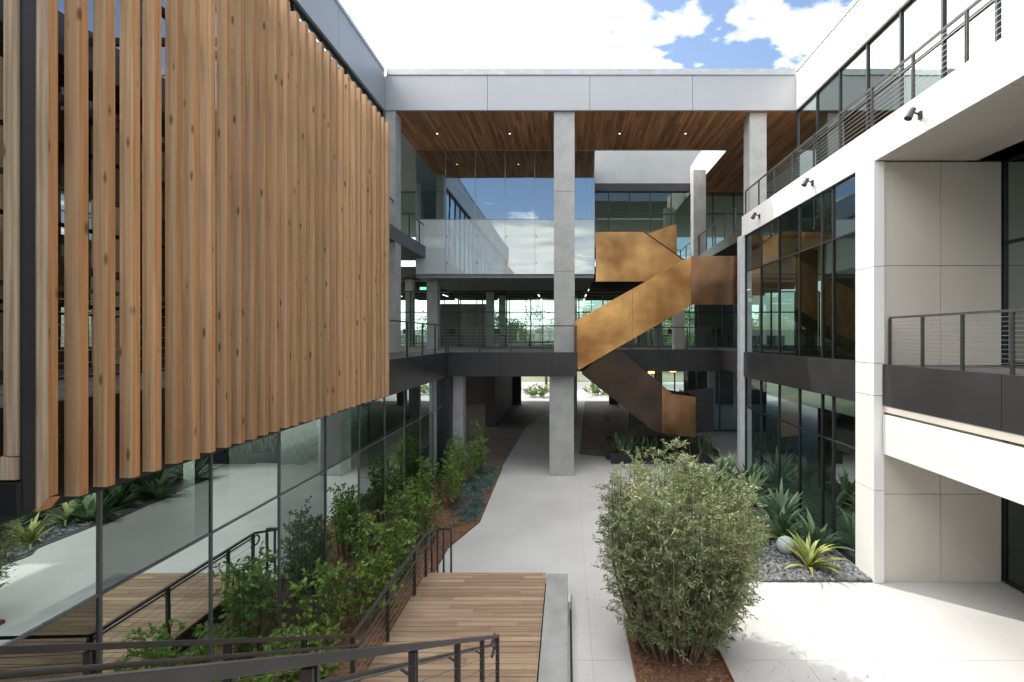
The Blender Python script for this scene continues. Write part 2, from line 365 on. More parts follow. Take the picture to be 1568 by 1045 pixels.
mb=MB(); zz=[5.08,8.4,11.7,14.98]
for a,b in zip(zz[:-1],zz[1:]): mb.box(-0.53,0.32,19.32,20.1,a+0.003,b-0.003)
mb.make('main_column',CONC_COL,BB,bevel=0.01)
B(-0.72,0.29,19.32,20.25,0,4.15).make('main_column_base',CONC_COL,BB,bevel=0.02)
B(7.55,8.25,19.4,20.1,10.2,14.98).make('upper_column',CONC_COL,BB,bevel=0.02)
B(7.0,7.7,26.0,26.6,10.2,14.98).make('upper_column_far',CONC_COL,BB,bevel=0.02)
mb=MB(); 
for x0 in (-7.3,5.6): mb.box(x0,x0+0.55,24.5,25.05,5.08,8.64)
mb.make('inner_columns',CONC_COL,BB)
mb=MB()
for x0 in (-11,-5.5,0.2,6,11.5):
    for y0 in (32,38): mb.box(x0,x0+0.5,y0,y0+0.5,0,4.15); mb.box(x0,x0+0.5,y0,y0+0.5,5.08,9.65)
mb.make('far_columns',CONC_COL,BB)
mb=MB(); mb.box(-17,0.35,19.06,44,4.2,5.08); mb.box(0.35,7.2,22.0,44,4.2,5.08); mb.box(7.2,18,19.06,44,4.2,5.08); mb.make('second_floor_slab',INTCEIL,BB)
mb=MB()
for a,b in ((-4.8,-2.7),(-2.7,-0.6),(-0.6,0.36)): mb.box(a+0.006,b-0.006,19.0,19.06,4.12,5.1)
mb.box(0.36,0.42,19.0,22.0,4.12,5.1); mb.box(0.42,5.0,21.94,22.0,4.12,5.1)
mb.box(5.0,7.14,21.9,21.94,4.12,5.1)
mb.make('slab_edge_panels',DKMETAL,BB)
FRB=MB()
xs=rng(-7.48,1.36,1.47)
gb=MB(); panes_y(gb,FRB,23.3,xs,[11.55,14.96],fw=0.025,fd=0.02); gb.make('meeting_room_glass',GL_BOX,BB)
gf=MB(); panes_y(gf,FRB,23.3,xs,[8.84,11.53],fw=0.02,fd=0.01); gf.make('frosted_glass_balustrade',FROST,BB)
gs=MB(); panes_x(gs,FRB,1.36,rng(23.3,30,1.6),[8.84,14.96],fw=0.025,fd=0.02); gs.make('meeting_room_side_glass',GL_BOX,BB)
FRB.make('meeting_room_mullions',mat('silver_mullion',(0.45,0.46,0.47),rough=0.35,metal=0.6),BB)
B(-7.48,1.34,23.36,30,8.65,10.2).make('meeting_room_floor',mat('soffit_grey',(0.30,0.31,0.32),rough=0.6),BB)
B(-7.46,1.34,29.0,29.1,10.2,14.97).make('meeting_room_back_wall',DKWALL,BB)
mb=MB()
for x in xs: mb.tube((x+0.08,23.22,9.4),(x+0.08,23.28,9.4),0.03,k=8); mb.tube((x+0.08,23.22,10.7),(x+0.08,23.28,10.7),0.03,k=8)
mb.make('glass_bolts',CABLE,BB)
mb=MB(); mb.box(1.36,18,30,44,9.7,10.2); mb.box(-17,1.36,30,44,9.7,10.2); mb.box(7.2,18,19.3,30,9.75,10.2); mb.make('third_floor_slab',DKMETAL,BB)
B(1.42,12,30.0,30.4,15.5,18.6).make('concrete_upstand',CONC_WALL,BB)
B(1.42,7.84,29.9,29.98,15.0,15.5).make('dark_lintel',BLACK,BB)
gb=MB(); fb=MB(); panes_y(gb,fb,30.1,rng(-16,16,1.35),[10.2,13.6,15.0],fw=0.06); gb.make('third_floor_glass',GL_R,BB); fb.make('third_floor_mullions',BLACK,BB)
gb=MB(); fb=MB(); panes_y(gb,fb,29.8,rng(-16,16,1.5),[5.08,7.3,8.6],fw=0.07); gb.make('second_floor_glass',GL_T,BB); fb.make('second_floor_mullions',BLACK,BB)
gb=MB(); fb=MB(); panes_y(gb,fb,43.8,rng(-16,16,1.5),[5.08,7.4,9.7],fw=0.07); gb.make('rear_glass',GL_T,BB); fb.make('rear_mullions',BLACK,BB)
mb=MB()
for x in np.arange(-13,15,3.6):
    for yv in (31.5,35.5,39.5): mb.box(x,x+0.09,yv,yv+1.4,8.9,8.94)
mb.make('office_strip_lights',LAMP,BB)
mb=MB(); 
for y in (31.5,34,36.5,39,41.5): mb.box(-16,16,y+1.5,y+1.75,9.1,9.6)
mb.make('ceiling_ducts',BLACK,BB)
mb=MB(); mb.box(-10,-5.5,35,35.2,5.08,8.2); mb.box(3,6,37,37.2,5.08,8.2); mb.box(9,13,33,33.2,5.08,8.2); mb.make('interior_partitions',INTWALL,BB)
for k in range(8):
    dx=-12+k*3.1; e=empty('office_desk'); m_=MB(); m_.box(dx,dx+1.6,32.6,33.4,5.8,5.84)
    for a in (dx+0.05,dx+1.5): m_.box(a,a+0.05,32.65,32.7,5.08,5.8); m_.box(a,a+0.05,33.3,33.35,5.08,5.8)
    m_.box(dx+0.5,dx+1.1,33.0,33.03,5.95,6.3); m_.box(dx+0.78,dx+0.82,33.01,33.05,5.84,5.95)
    m_.make('desk_and_monitor',DKWALL,e)
mb=MB(); mb.box(-17,-5.2,40,40.3,0,4.2); mb.box(-5.2,-4.6,30,40,0,4.2); mb.box(-4.6,-3.9,40,40.3,0,4.2); mb.box(3.6,4.4,40,40.3,0,4.2); mb.box(10,17,40,40.3,0,4.2); mb.make('rear_ground_walls',DKWALL,BB)
gb=MB(); fb=MB(); panes_y(gb,fb,28.5,rng(3.8,12,1.3),[0.05,4.15],fw=0.06); gb.make('lobby_glass',GL_T,BB); fb.make('lobby_mullions',BLACK,BB)
mb=MB()
for x,y in ((4.6,25.6),(6.0,26.6),(4.2,30),(5.8,31),(7,32),(3.4,33)): mb.tube((x,y,4.0),(x,y,3.75),0.12,0.18,k=12)
mb.make('warm_pendants',LAMPW,BB)
railing('walkway_railing',[(-4.82,19.1,5.1),(0.30,19.1,5.1)],H=1.07,step=1.25)
railing('walkway_railing',[(0.38,19.1,5.1),(0.38,19.5,5.1)],H=1.07,step=0.5)
railing('walkway_railing',[(1.6,22.05,5.1),(7.0,22.05,5.1)],H=1.07,step=1.25)
railing('walkway_railing',[(6.3,30,10.2),(7.25,30,10.2),(7.25,20.2,10.2)],H=1.07,step=1.4)

# ---------------------------------------------------------------- STAIRCASE
ST=empty('brass_staircase')
def panel(name,pts,y0,y1,m): MB().prism(pts,'y',y0,y1).make(name,m,ST,bevel=0.004)
panel('main_flight_outer_panel',[(0.33,6.38),(2.72,7.71),(2.72,5.625),(1.14,4.72),(0.49,4.34),(0.33,4.6)],19.52,19.58,BRASS)
panel('main_flight_outer_panel_b',[(2.724,7.712),(5.17,9.075),(5.17,7.025),(2.724,5.628)],19.52,19.58,BRASS)
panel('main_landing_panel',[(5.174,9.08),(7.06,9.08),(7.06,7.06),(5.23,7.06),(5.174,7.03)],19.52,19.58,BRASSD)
panel('main_flight_inner_panel',[(0.33,6.38),(5.18,9.08),(5.18,7.03),(1.14,4.72),(0.49,4.34),(0.33,4.6)],21.35,21.41,BRASS)
panel('upper_flight_outer_panel',[(1.45,8.5),(1.45,11.0),(3.85,11.0),(6.2,9.35),(6.2,8.2),(4.2,8.5)],23.55,23.6,BRASS)
panel('upper_flight_inner_panel',[(1.45,9.9),(1.45,11.2),(4.1,11.2),(5.8,11.8),(5.92,11.75),(5.95,9.3)],25.35,25.4,BRASS)
MB().bar((3.85,23.54,11.0),(6.2,23.54,9.35),0.03,0.05).bar((1.45,23.54,11.02),(3.85,23.54,11.02),0.03,0.05).make('upper_flight_cap',SHADE_BRONZE,ST)
low=[(0.62,4.16),(1.5,5.02),(2.3,5.15),(4.5,3.3),(5.47,3.17),(5.47,1.45),(3.75,1.67)]
panel('lower_flight_outer_panel',[(0.62,4.16),(1.5,5.02),(2.3,5.15),(4.02,3.70),(4.02,1.63),(3.75,1.67)],19.98,20.03,SHADE_BRONZE)  # same brass as the landing, its shade painted in as dark bronze
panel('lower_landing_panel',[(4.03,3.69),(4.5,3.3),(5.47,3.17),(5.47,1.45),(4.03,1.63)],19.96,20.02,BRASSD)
panel('lower_flight_inner_panel',low,21.7,21.75,SHADE_BRONZE)
panel('lower_return_panel',[(5.5,3.25),(5.5,1.3),(6.75,1.35),(6.75,3.4)],21.6,21.66,BLACK)
MB().box(5.47,5.52,19.96,22.9,1.45,3.17).make('lower_landing_end_panel',SHADE_BRONZE,ST)
mb=MB()
for i in range(15):
    x=0.6+i*0.31; z=5.1+(i+1)*0.17; mb.box(x,x+0.33,19.585,21.345,z-0.17,z)
for i in range(9):
    x=6.0-i*0.26; z=9.0+(i+1)*0.13; mb.box(x-0.28,x,23.62,25.3,z-0.15,z)
for i in range(14):
    x=1.5+i*0.21; z=4.9-(i+1)*0.2; mb.box(x,x+0.23,20.04,21.69,z-0.17,z)
for i in range(12):
    x=5.2-i*0.28; z=2.3-(i+1)*0.17; mb.box(x-0.3,x,21.8,23.4,max(0.0,z-0.17),z)
mb.box(5.2,7.06,19.6,23.5,7.45,7.65); mb.box(4.1,5.46,20.04,23.4,2.0,2.2); mb.box(1.45,3.9,23.62,25.3,9.98,10.2)
mb.make('treads_and_landings',SHADE_BRONZE,ST)

PL=empty('stair_planter')
mb=MB(); mb.box(2.0,7.0,21.2,21.3,0,0.45); mb.box(2.0,2.1,21.3,25,0,0.45); mb.box(6.9,7.0,21.3,25,0,0.45); mb.box(2.1,6.9,24.9,25.0,0,0.45); mb.make('walls',BLACK,PL)
B(2.1,6.9,21.3,24.9,0.0,0.38).make('soil',MULCH,PL)

# ---------------------------------------------------------------- RIGHT WING
RW=empty('office_building')
mb=MB(); yy=rng(-12,19.2,2.75)
for a,b in zip(yy[:-1],yy[1:]): mb.box(7.14,7.2,a+0.006,b-0.006,9.80,10.62)
mb.make('balcony_fascia',WHITE,RW)
B(7.2,9.5,-12,19.2,9.88,10.56).make('balcony_slab',SOFFIT,RW)
mb=MB(); yy=rng(-12,10.9,3.2)
for a,b in ((7.2,8.7),(8.7,10.2)):
    for c,d in zip(yy[:-1],yy[1:]): mb.box(a+0.005,b-0.005,c+0.005,d-0.005,9.80,9.87)
mb.make('balcony_soffit',SOFFIT,RW)
railing('balcony_railing',[(7.3,19.2,10.62),(7.3,-10,10.62)],H=1.05,step=1.35,cables=9)
fr=MB(); gl=MB(); panes_x(gl,fr,9.5,rng(-12,19.3,1.5),[10.56,13.2,14.98],fw=0.06); gl.make('third_floor_glass',GL_L,RW); fr.make('third_floor_mullions',BLACK,RW)
mb=MB(); yy=rng(-12,19.2,4.0)
for a,b in zip(yy[:-1],yy[1:]): mb.box(9.36,9.44,a+0.008,b-0.008,14.98,16.5)
mb.make('roof_fascia',WHITE,RW)
B(9.44,18,-12,19.2,15.0,16.5).make('roof',GREYMETAL,RW)
B(9.32,18,-12,19.15,16.51,16.66).make('roof_flashing',FLASH,RW)
fr=MB(); gl=MB(); ysr=[11.62,12.75,13.3,14.6,16.0,17.5,19.0]
panes_x(gl,fr,7.24,ysr,[5.1,8.35,9.8],fw=0.045,fd=0.04)
gl.make('second_floor_glass',GL_R,RW); fr.make('second_floor_mullions',BLACK,RW)
fr=MB(); gl=MB(); panes_x(gl,fr,7.24,ysr,[0.05,2.9,4.12],fw=0.045,fd=0.04)
gl.make('ground_floor_glass',GL_R,RW); fr.make('ground_floor_mullions',BLACK,RW)
mb=MB()
for a,b in ((11.62,13.95),(13.95,16.5),(16.5,19.0)): mb.box(7.14,7.2,a+0.005,b-0.005,4.12,5.1)
mb.make('slab_edge_panels',DKMETAL,RW)
B(7.3,18,11.0,19.0,4.16,5.06).make('second_floor_slab',INTCEIL,RW)
mb=MB(); zs=[0.0,2.15,4.35,5.1,7.35,9.79]
for a,b in zip(zs[:-1],zs[1:]): mb.box(7.12,7.36,10.9,11.6,a+0.006,b-0.006)
mb.make('white_pier',WHITE,RW)
B(7.16,7.32,10.94,11.56,0,9.8).make('pier_core',BLACK,RW)
B(7.0,7.22,19.02,19.3,0,9.8).make('rear_pier',mat('pier_paint',(0.56,0.58,0.60),rough=0.6),RW)
mb=MB(); xs=[7.365,8.70,10.12]; zs=[0,2.05,4.3,7.37,9.79]
for i in range(2):
    for j in range(4): mb.box(xs[i]+0.006,xs[i+1]-0.006,10.95,11.0,zs[j]+0.006,zs[j+1]-0.006)
mb.make('beige_wall_panels',BEIGE,RW)
B(7.36,10.14,11.0,11.2,0,9.8).make('wall_backing',BLACK,RW)
fr=MB(); gl=MB(); panes_x(gl,fr,10.2,rng(-12,10.95,1.8),[0.05,2.6,4.15],fw=0.07); panes_x(gl,fr,10.2,rng(-12,10.95,1.8),[5.1,7.9,9.8],fw=0.07)
gl.make('recess_glass',GL_R,RW); fr.make('recess_mullions',BLACK,RW)
B(17.5,18,-12,19,0,15).make('interior_core_wall',INTWALL,RW)
WARM=mat('interior_warm_panel',(0.22,0.15,0.10),(0.16,0.11,0.075),rough=0.6)
mb=MB()
for y in (-4,2,8,13.5,17): mb.box(11.2,11.8,y,y+0.6,0,4.15); mb.box(11.2,11.8,y,y+0.6,5.06,9.8); mb.box(11.2,11.8,y,y+0.6,10.6,15)
mb.make('interior_columns',INTWALL,RW)
mb=MB(); mb.box(9.6,9.75,13,18,0,3.0); mb.box(9.4,9.5,12.5,14.2,5.06,9.0); mb.box(9.4,9.5,15.2,17.4,5.06,8.0); mb.box(8.6,9.4,17.6,17.7,5.06,9.0); mb.make('interior_panels',WARM,RW)
B(9.5,18,-12,19,9.8,10.56).make('third_floor_slab',INTCEIL,RW)
B(7.36,10.15,-10,10.9,4.2,5.06).make('recess_walkway_slab',INTCEIL,RW)
mb=MB(); yy=rng(-10,10.88,2.9)
for a,b in zip(yy[:-1],yy[1:]): mb.box(7.30,7.36,a+0.005,b-0.005,4.14,5.08)
mb.make('recess_walkway_fascia',DKMETAL,RW)
B(7.32,10.15,-10,10.86,3.98,4.13).make('recess_soffit',SOFFIT,RW)
B(7.30,7.48,-10,10.86,3.02,3.92).make('entry_canopy_fascia',WHITE,RW)
railing('walkway_railing',[(7.42,10.8,5.08),(7.42,-9,5.08)],H=1.07,step=0.98,cables=12)
for y in (9.48,13.64,17.4):
    e=empty('wall_floodlight'); mb=MB()
    mb.box(7.10,7.14,y-0.04,y+0.04,10.10,10.26)
    mb.tube((7.12,y,10.18),(6.96,y,10.26),0.018,k=8); mb.tube((6.97,y-0.02,10.30),(6.86,y-0.02,10.10),0.055,0.075,k=12)
    mb.box(6.93,7.0,y-0.06,y+0.06,10.26,10.30)
    mb.make('arm_and_head',BLACK,e)

# ---------------------------------------------------------------- DECK + STAIR + RAILS
DK=empty('timber_deck'); mb=MB(); sc=MB(); y=10.5
while y>6.6:
    x=-3.15+random.uniform(-1.2,0); 
    while x<-0.46:
        x2=min(-0.46,x+random.uniform(1.1,2.4)); a=max(x,-3.15)
        if x2>-3.1:
            mb.box(a+0.002,x2-0.002,y-0.134,y-0.005,0.41,0.45+random.uniform(-0.001,0.001))
            for xx in (a+0.04,x2-0.04):
                for yy_ in (y-0.11,y-0.03): sc.tube((xx,yy_,0.448),(xx,yy_,0.4525),0.005,k=6)
        x=x2
    y-=0.14
mb.make('planks',DECKW,DK); sc.make('screws',BLACK,DK)
B(-3.12,-0.48,6.6,10.45,0.05,0.40).make('substructure',BLACK,DK)
B(-3.12,-0.45,10.5,10.8,0,0.2).make('front_step',KERB,DK)
KB=empty('concrete_kerb'); B(-0.44,0.02,3,10.42,0,0.47).make('kerb_body',KERB,KB,bevel=0.012)
mb=MB(); mb.box(0.023,0.08,9.4,9.7,0.26,0.42); mb.make('outlet_box',mat('outlet',(0.5,0.5,0.5),rough=0.5),KB,bevel=0.01)
B(0.06,0.10,3,10.4,0.0,0.006).make('slot_drain',BLACK,KB)
SR=empty('timber_stair'); mb=MB()
for i in range(26):
    z=0.45+(i+1)*0.17; y=6.75-i*0.276
    mb.box(-3.1,-1.0,y-0.29,y,z-0.04,z)
mb.make('treads',DECKW,SR)
mb=MB()
for xx in (-3.06,-1.08): mb.prism([(6.75,0.1),(6.75,0.5),(-0.6,5.0),(-0.6,4.6)],'x',xx-0.03,xx+0.03)
mb.make('stringers',BLACK,SR)
B(-4.8,7,-8,-0.75,4.9,5.1).make('rear_walkway',KERB)
def stairrail(name,x,ytop,ybot,flat_to=None,postsY=None):
    e=empty(name); f=MB(); c=MB()
    zt=lambda y: 0.45+0.93+max(0,0.617*(6.8-y))
    P=[(x,ytop,zt(ytop)),(x,6.8,zt(6.8))]
    if flat_to: P.append((x,flat_to,zt(flat_to)))
    for a,b in zip(P[:-1],P[1:]):
        f.bar(a,b,0.055,0.04)
        for k in range(6):
            d=-0.12-0.125*k; c.tube((a[0],a[1],a[2]+d),(b[0],b[1],b[2]+d),0.004,k=5)
    for y in postsY:
        z=zt(y)
        for s in(-0.02,0.02): f.box(x-0.025,x+0.025,y+s-0.008,y+s+0.008,z-0.95,z-0.02)
    off=0.09 if x<-2 else -0.09
    Q=[(x+off,a[1],a[2]-0.13) for a in P]
    for a,b in zip(Q[:-1],Q[1:]): f.tube(a,b,0.02,k=8)
    y,z=Q[-1][1],Q[-1][2]
    f.tube((x+off,y,z),(x+off,y+0.22,z),0.02,k=8)
    pr=(x+off,y+0.22,z)
    for k in range(1,7):
        a=math.pi*k/6; q=(x+off,y+0.22+0.10*math.sin(a),z-0.10+0.10*math.cos(a)); f.tube(pr,q,0.02,k=8); pr=q
    f.tube(pr,(x+off,y+0.05,z-0.2),0.02,k=8)
    for y in postsY:
        f.tube((x,y,zt(y)-0.2),(x+off,y,zt(y)-0.14),0.01,k=6)
    f.make('frame',RAILM,e,bevel=0.004); c.make('cables',CABLE,e)
stairrail('stair_railing',-1.0,0.3,6.8,None,[0.6,1.83,3.06,4.3,5.55,6.78])
stairrail('stair_railing',-3.1,0.3,6.8,10.35,[0.6,1.83,3.06,4.3,5.55,6.8,8.13,9.57,10.33])
e=empty('step_railing'); f=MB()
f.bar((-3.1,10.38,1.38),(-3.1,11.3,1.1),0.05,0.045); f.bar((-3.1,11.3,1.1),(-2.78,11.3,1.1),0.05,0.045)
for y,z in ((10.8,1.24),(11.28,1.08)): f.box(-3.12,-3.08,y-0.02,y+0.02,0,z)
f.box(-2.8,-2.76,11.28,11.32,0,1.1); f.box(-2.98,-2.94,11.28,11.32,0,1.1)
f.make('frame',RAILM,e)

# ---------------------------------------------------------------- VEGETATION
def leaf_mesh(name,C,D,L,W,m,parent=None):
    n=len(C); D=D/np.maximum(np.linalg.norm(D,axis=1,keepdims=True),1e-6)
    R=RNG.normal(size=(n,3)); S=np.cross(D,R); S/=np.maximum(np.linalg.norm(S,axis=1,keepdims=True),1e-6)
    Ls=(L*RNG.uniform(0.6,1.25,n))[:,None]; Ws=(W*RNG.uniform(0.7,1.2,n))[:,None]
    droop=np.zeros((n,3)); droop[:,2]=-0.15
    a=C; b=C+D*Ls*0.45+S*Ws*0.5; c=C+(D+droop)*Ls; d=C+D*Ls*0.45-S*Ws*0.5
    V=np.stack([a,b,c,d],1).reshape(-1,3)
    me=bpy.data.meshes.new(name); me.vertices.add(4*n); me.vertices.foreach_set('co',V.ravel())
    me.loops.add(4*n); me.loops.foreach_set('vertex_index',np.arange(4*n)); me.polygons.add(n)
    me.polygons.foreach_set('loop_start',np.arange(0,4*n,4)); me.polygons.foreach_set('loop_total',np.full(n,4)); me.update(); me.validate()
    me.materials.append(m); o=bpy.data.objects.new(name,me); COL.objects.link(o)
    if parent: o.parent=parent
    return o
def shrub(name,base,H,R,stems,twigs,lpt,L,W,m,t0=0.15,twl=0.3,ry=None,rb=0.25,hd=0.38,bulge=0.16,upw=0.0,hmin=0.72):
    e=empty(name); st=MB(); Cs=[];Ds=[]; ry=ry or R
    for i in range(stems):
        th=random.uniform(0,2*math.pi); q=math.sqrt(random.random())
        h=H*(1-hd*q**2)*random.uniform(hmin,1.0)
        b0=Vector((base[0]+rb*R*q*math.cos(th),base[1]+rb*ry*q*math.sin(th),base[2]))
        end=Vector((base[0]+R*q*math.cos(th)*0.9,base[1]+ry*q*math.sin(th)*0.9,base[2]+h))
        mid=b0.lerp(end,0.5)+Vector((math.cos(th)*R*bulge,math.sin(th)*ry*bulge,0))
        def pt(t): return b0*(1-t)**2+mid*2*t*(1-t)+end*t*t
        pp=pt(0); rad=0.008+0.005*H
        for k in range(1,7):
            q2=pt(k/6); st.tube(pp,q2,rad*(1-(k-1)/7),rad*(1-k/7),k=5); pp=q2
        for k in range(twigs):
            t=random.uniform(t0,1.0); p=pt(t)
            a=random.uniform(0,2*math.pi); d=Vector((math.cos(a),math.sin(a),random.uniform(-0.25,1.0)+upw))
            rd=Vector((p.x-base[0],p.y-base[1],0)); d=(d+rd*0.3/max(R,.3)).normalized()
            tl=twl*random.uniform(0.5,1.3); tip=p+d*tl
            if k%3==0: st.tube(p,tip,0.004,0.002,k=3)
            u=RNG.uniform(0.1,1.05,lpt)[:,None]
            C=np.array(p)[None]+np.array(d)[None]*tl*u+RNG.normal(0,0.012,(lpt,3)); 
            Cs.append(C); Ds.append(np.array(d)[None]*0.9+RNG.normal(0,0.6,(lpt,3))+np.array([0,0,0.1]))
    st.make('stems',BARK,e)
    C=np.concatenate(Cs); C[:,2]=np.maximum(C[:,2],base[2]+0.03)
    leaf_mesh('leaves',C,np.concatenate(Ds),L,W,m,e); return e
shrub('podocarpus_bush',(2.0,8.6,0.04),3.95,1.55,95,36,22,0.088,0.021,LF_BUSH,t0=0.13,twl=0.34,ry=1.3,rb=0.40,hd=0.27,bulge=0.24,hmin=0.72)
for (x,y,h,r_) in [(-4.2,5.0,1.5,0.45),(-4.3,6.3,1.7,0.45),(-4.0,7.2,1.35,0.5),(-4.35,8.3,1.9,0.42),(-3.9,9.2,1.5,0.5),(-4.35,10.2,2.3,0.42),(-3.9,11.0,1.5,0.5),(-4.3,12.2,2.2,0.45),(-3.85,13.0,1.6,0.5),(-4.3,14.4,2.2,0.45),(-3.95,15.6,1.8,0.5),(-4.25,17.0,2.3,0.5),(-3.9,18.2,2.0,0.5),(-3.7,19.3,2.3,0.45)]:
    shrub('laurel_shrub',(x,y,0.05),h,r_,9,15,10,0.10,0.052,LF_SHRUB,t0=0.15,twl=0.24,rb=0.6,hd=0.25,upw=0.4)
def cover(name,poly,n,m,L,W,h):
    xs=[p[0] for p in poly]; ys=[p[1] for p in poly]; pts=[]
    def inside(x,y):
        c=False; k=len(poly)
        for i in range(k):
            x1,y1=poly[i]; x2,y2=poly[(i+1)%k]
            if (y1>y)!=(y2>y) and x<(x2-x1)*(y-y1)/(y2-y1)+x1: c=not c
        return c
    cl=[(random.uniform(min(xs),max(xs)),random.uniform(min(ys),max(ys))) for _ in range(90)]
    while len(pts)<n:
        c=random.choice(cl); x=random.gauss(c[0],0.13); y=random.gauss(c[1],0.13)
        if inside(x,y): pts.append((x,y,random.uniform(0.05,h)))
    C=np.array(pts); D=RNG.normal(0,0.7,(n,3)); D[:,2]=np.abs(D[:,2])+0.5
    leaf_mesh(name,C,D,L,W,m)
cover('blue_groundcover',[(-3.5,13.8),(-2.75,14.5),(-2.85,20.3),(-4.0,20.3),(-3.7,15)],5500,LF_BLUE,0.11,0.035,0.12)
def blades(name,base,n,L,W,m,spread=1.0,stiff=0.5):
    v=[];f=[]
    for i in range(n):
        th=random.uniform(0,2*math.pi); el=random.uniform(0.25,1.35); el=math.pi/2-(math.pi/2-el)*spread
        l=L*random.uniform(0.65,1.1); w=W*random.uniform(0.8,1.15); hd=Vector((math.cos(th),math.sin(th),0)); sd=Vector((-math.sin(th),math.cos(th),0))
        p=Vector(base)+hd*0.03; a=el; K=7; n0=len(v)
        for k in range(K+1):
            t=k/K; ww=w*(0.55+1.6*t*(1-t)+0.1)*(1 if t<0.6 else (1-(t-0.6)/0.4)**0.8+0.02)*0.5
            up=Vector((0,0,1))*math.cos(a)-hd*math.sin(a)
            v+= [tuple(p+sd*ww+up*ww*0.35),tuple(p),tuple(p-sd*ww+up*ww*0.35)]
            p=p+(hd*math.cos(a)+Vector((0,0,1))*math.sin(a))*l/K; a-= (1-stiff)*1.6*t*0.35
        for k in range(K):
            q=n0+3*k; f+=[(q,q+1,q+4,q+3),(q+1,q+2,q+5,q+4)]
    me=bpy.data.meshes.new(name); me.from_pydata(v,[],f); me.materials.append(m); me.update()
    for p in me.polygons: p.use_smooth=True
    o=bpy.data.objects.new(name,me); COL.objects.link(o); return o
blades('flax_plant',(5.95,11.6,0.03),46,0.95,0.095,LF_FLAX,stiff=0.35)
blades('flax_plant',(4.85,13.0,0.03),40,0.95,0.08,LF_FLAX,stiff=0.4)
blades('flax_plant',(5.2,14.4,0.03),36,1.0,0.09,LF_FLAX,stiff=0.4)
for (x,y,l) in [(6.0,13.2,1.2),(6.7,12.6,1.1),(6.5,14.3,1.3),(5.2,15.8,1.3),(6.1,15.9,1.4),(6.7,17.2,1.4),(5.4,17.4,1.4),(4.7,14.6,1.0),(6.2,18.4,1.4),(4.9,18.6,1.3),(4.5,16.6,1.1)]:
    blades('agave_plant',(x,y,0.03),34,l,0.15,LF_AGAVE,stiff=0.65)
for i in range(26):
    x=2.4+ (i%13)*0.34+random.uniform(-.1,.1); y=21.5+(i//13)*0.8+random.uniform(-.1,.2)
    blades('snake_plant',(x,y,0.38),9,0.95,0.09,LF_AGAVE,spread=0.45,stiff=0.95)
for (x,y,l) in [(-4.3,3.0,1.2),(-4.2,4.0,1.2)]:
    blades('agave_plant',(x,y,0.05),30,l,0.15,LF_AGAVE,stiff=0.6)
ico_v=[];t_=(1+5**.5)/2
for a,b in((-1,t_),(1,t_),(-1,-t_),(1,-t_)): ico_v.append((a,b,0))
for a,b in((-1,t_),(1,t_),(-1,-t_),(1,-t_)): ico_v.append((0,a,b))
for a,b in((t_,-1),(t_,1),(-t_,-1),(-t_,1)): ico_v.append((a,0,b))
ico_v=np.array(ico_v)/math.sqrt(1+t_*t_)
ico_f=[(0,11,5),(0,5,1),(0,1,7),(0,7,10),(0,10,11),(1,5,9),(5,11,4),(11,10,2),(10,7,6),(7,1,8),(3,9,4),(3,4,2),(3,2,6),(3,6,8),(3,8,9),(4,9,5),(2,4,11),(6,2,10),(8,6,7),(9,8,1)]
pv_=[];pf=[]
for i in range(3800):
    x=random.uniform(4.3,7.1); y=10.98+random.random()**1.4*4.2
    if x<4.55 and y<11.3: continue
    s=random.uniform(0.024,0.06); an=random.uniform(0,6.28)
    V=ico_v*np.array([s*random.uniform(.9,1.5),s,s*0.6]); c,sn=math.cos(an),math.sin(an)
    V=np.stack([V[:,0]*c-V[:,1]*sn+x,V[:,0]*sn+V[:,1]*c+y,V[:,2]+0.035+random.uniform(0,0.02)],1)
    n=len(pv_); pv_+=[tuple(q) for q in V]; pf+=[tuple(n+k for k in t) for t in ico_f]
me=bpy.data.meshes.new('pebble_gravel'); me.from_pydata(pv_,[],pf); me.materials.append(PEB)
for p in me.polygons: p.use_smooth=True
COL.objects.link(bpy.data.objects.new('pebble_gravel',me))
bpy.ops.mesh.primitive_uv_sphere_add(segments=40,ring_count=24,radius=0.23,location=(5.75,12.35,0.24)); o=bpy.context.object; o.name='stone_globe'
for p in o.data.polygons: p.use_smooth=True
o.data.materials.append(mat('globe_stone',(0.42,0.48,0.51),(0.34,0.40,0.43),scale=5,rough=0.8))

def tree(name,x,y,H,R,n=9000):
    e=empty(name); st=MB(); p=Vector((x,y,0)); q=Vector((x+random.uniform(-.3,.3),y,H*0.4)); st.tube(p,q,0.2,0.14,k=8)
    Cs=[]; 
    for i in range(26):
        th=random.uniform(0,6.28); rr=R*math.sqrt(random.random()); z=H*random.uniform(0.4,0.98)
        k=math.sqrt(max(0.05,1-((z/H-0.65)/0.4)**2)); c=Vector((x+rr*math.cos(th)*k,y+rr*math.sin(th)*k,z)); st.tube(q,c,0.06,0.02,k=5)
        Cs.append(np.array(c)[None]+RNG.normal(0,R*0.19,(n//26,3))*np.array([1,1,0.7]))
    C=np.concatenate(Cs); leaf_mesh('crown',C,RNG.normal(size=C.shape),0.26,0.13,LF_TREE,e); st.make('trunk_and_limbs',BARK,e)
for (x,y,h,r_) in [(-14,56,9,3.5),(-8,53,8,3),(-2.5,57,9,3.3),(3,54,8.5,3),(8,58,9,3.5),(14,54,9,3.4),(-1,62,7,3)]: tree('street_tree',x,y,h,r_,6000)
FBD=empty('distant_office_building'); B(-40,40,80,95,0,7).make('walls',mat('distant_wall',(0.4,0.38,0.35),rough=0.8),FBD)
mb=MB()
for x in np.arange(-38,38,4): mb.box(x,x+3,79.9,79.98,1,3); mb.box(x,x+3,79.9,79.98,4.2,6)
mb.make('windows',DKMETAL,FBD)
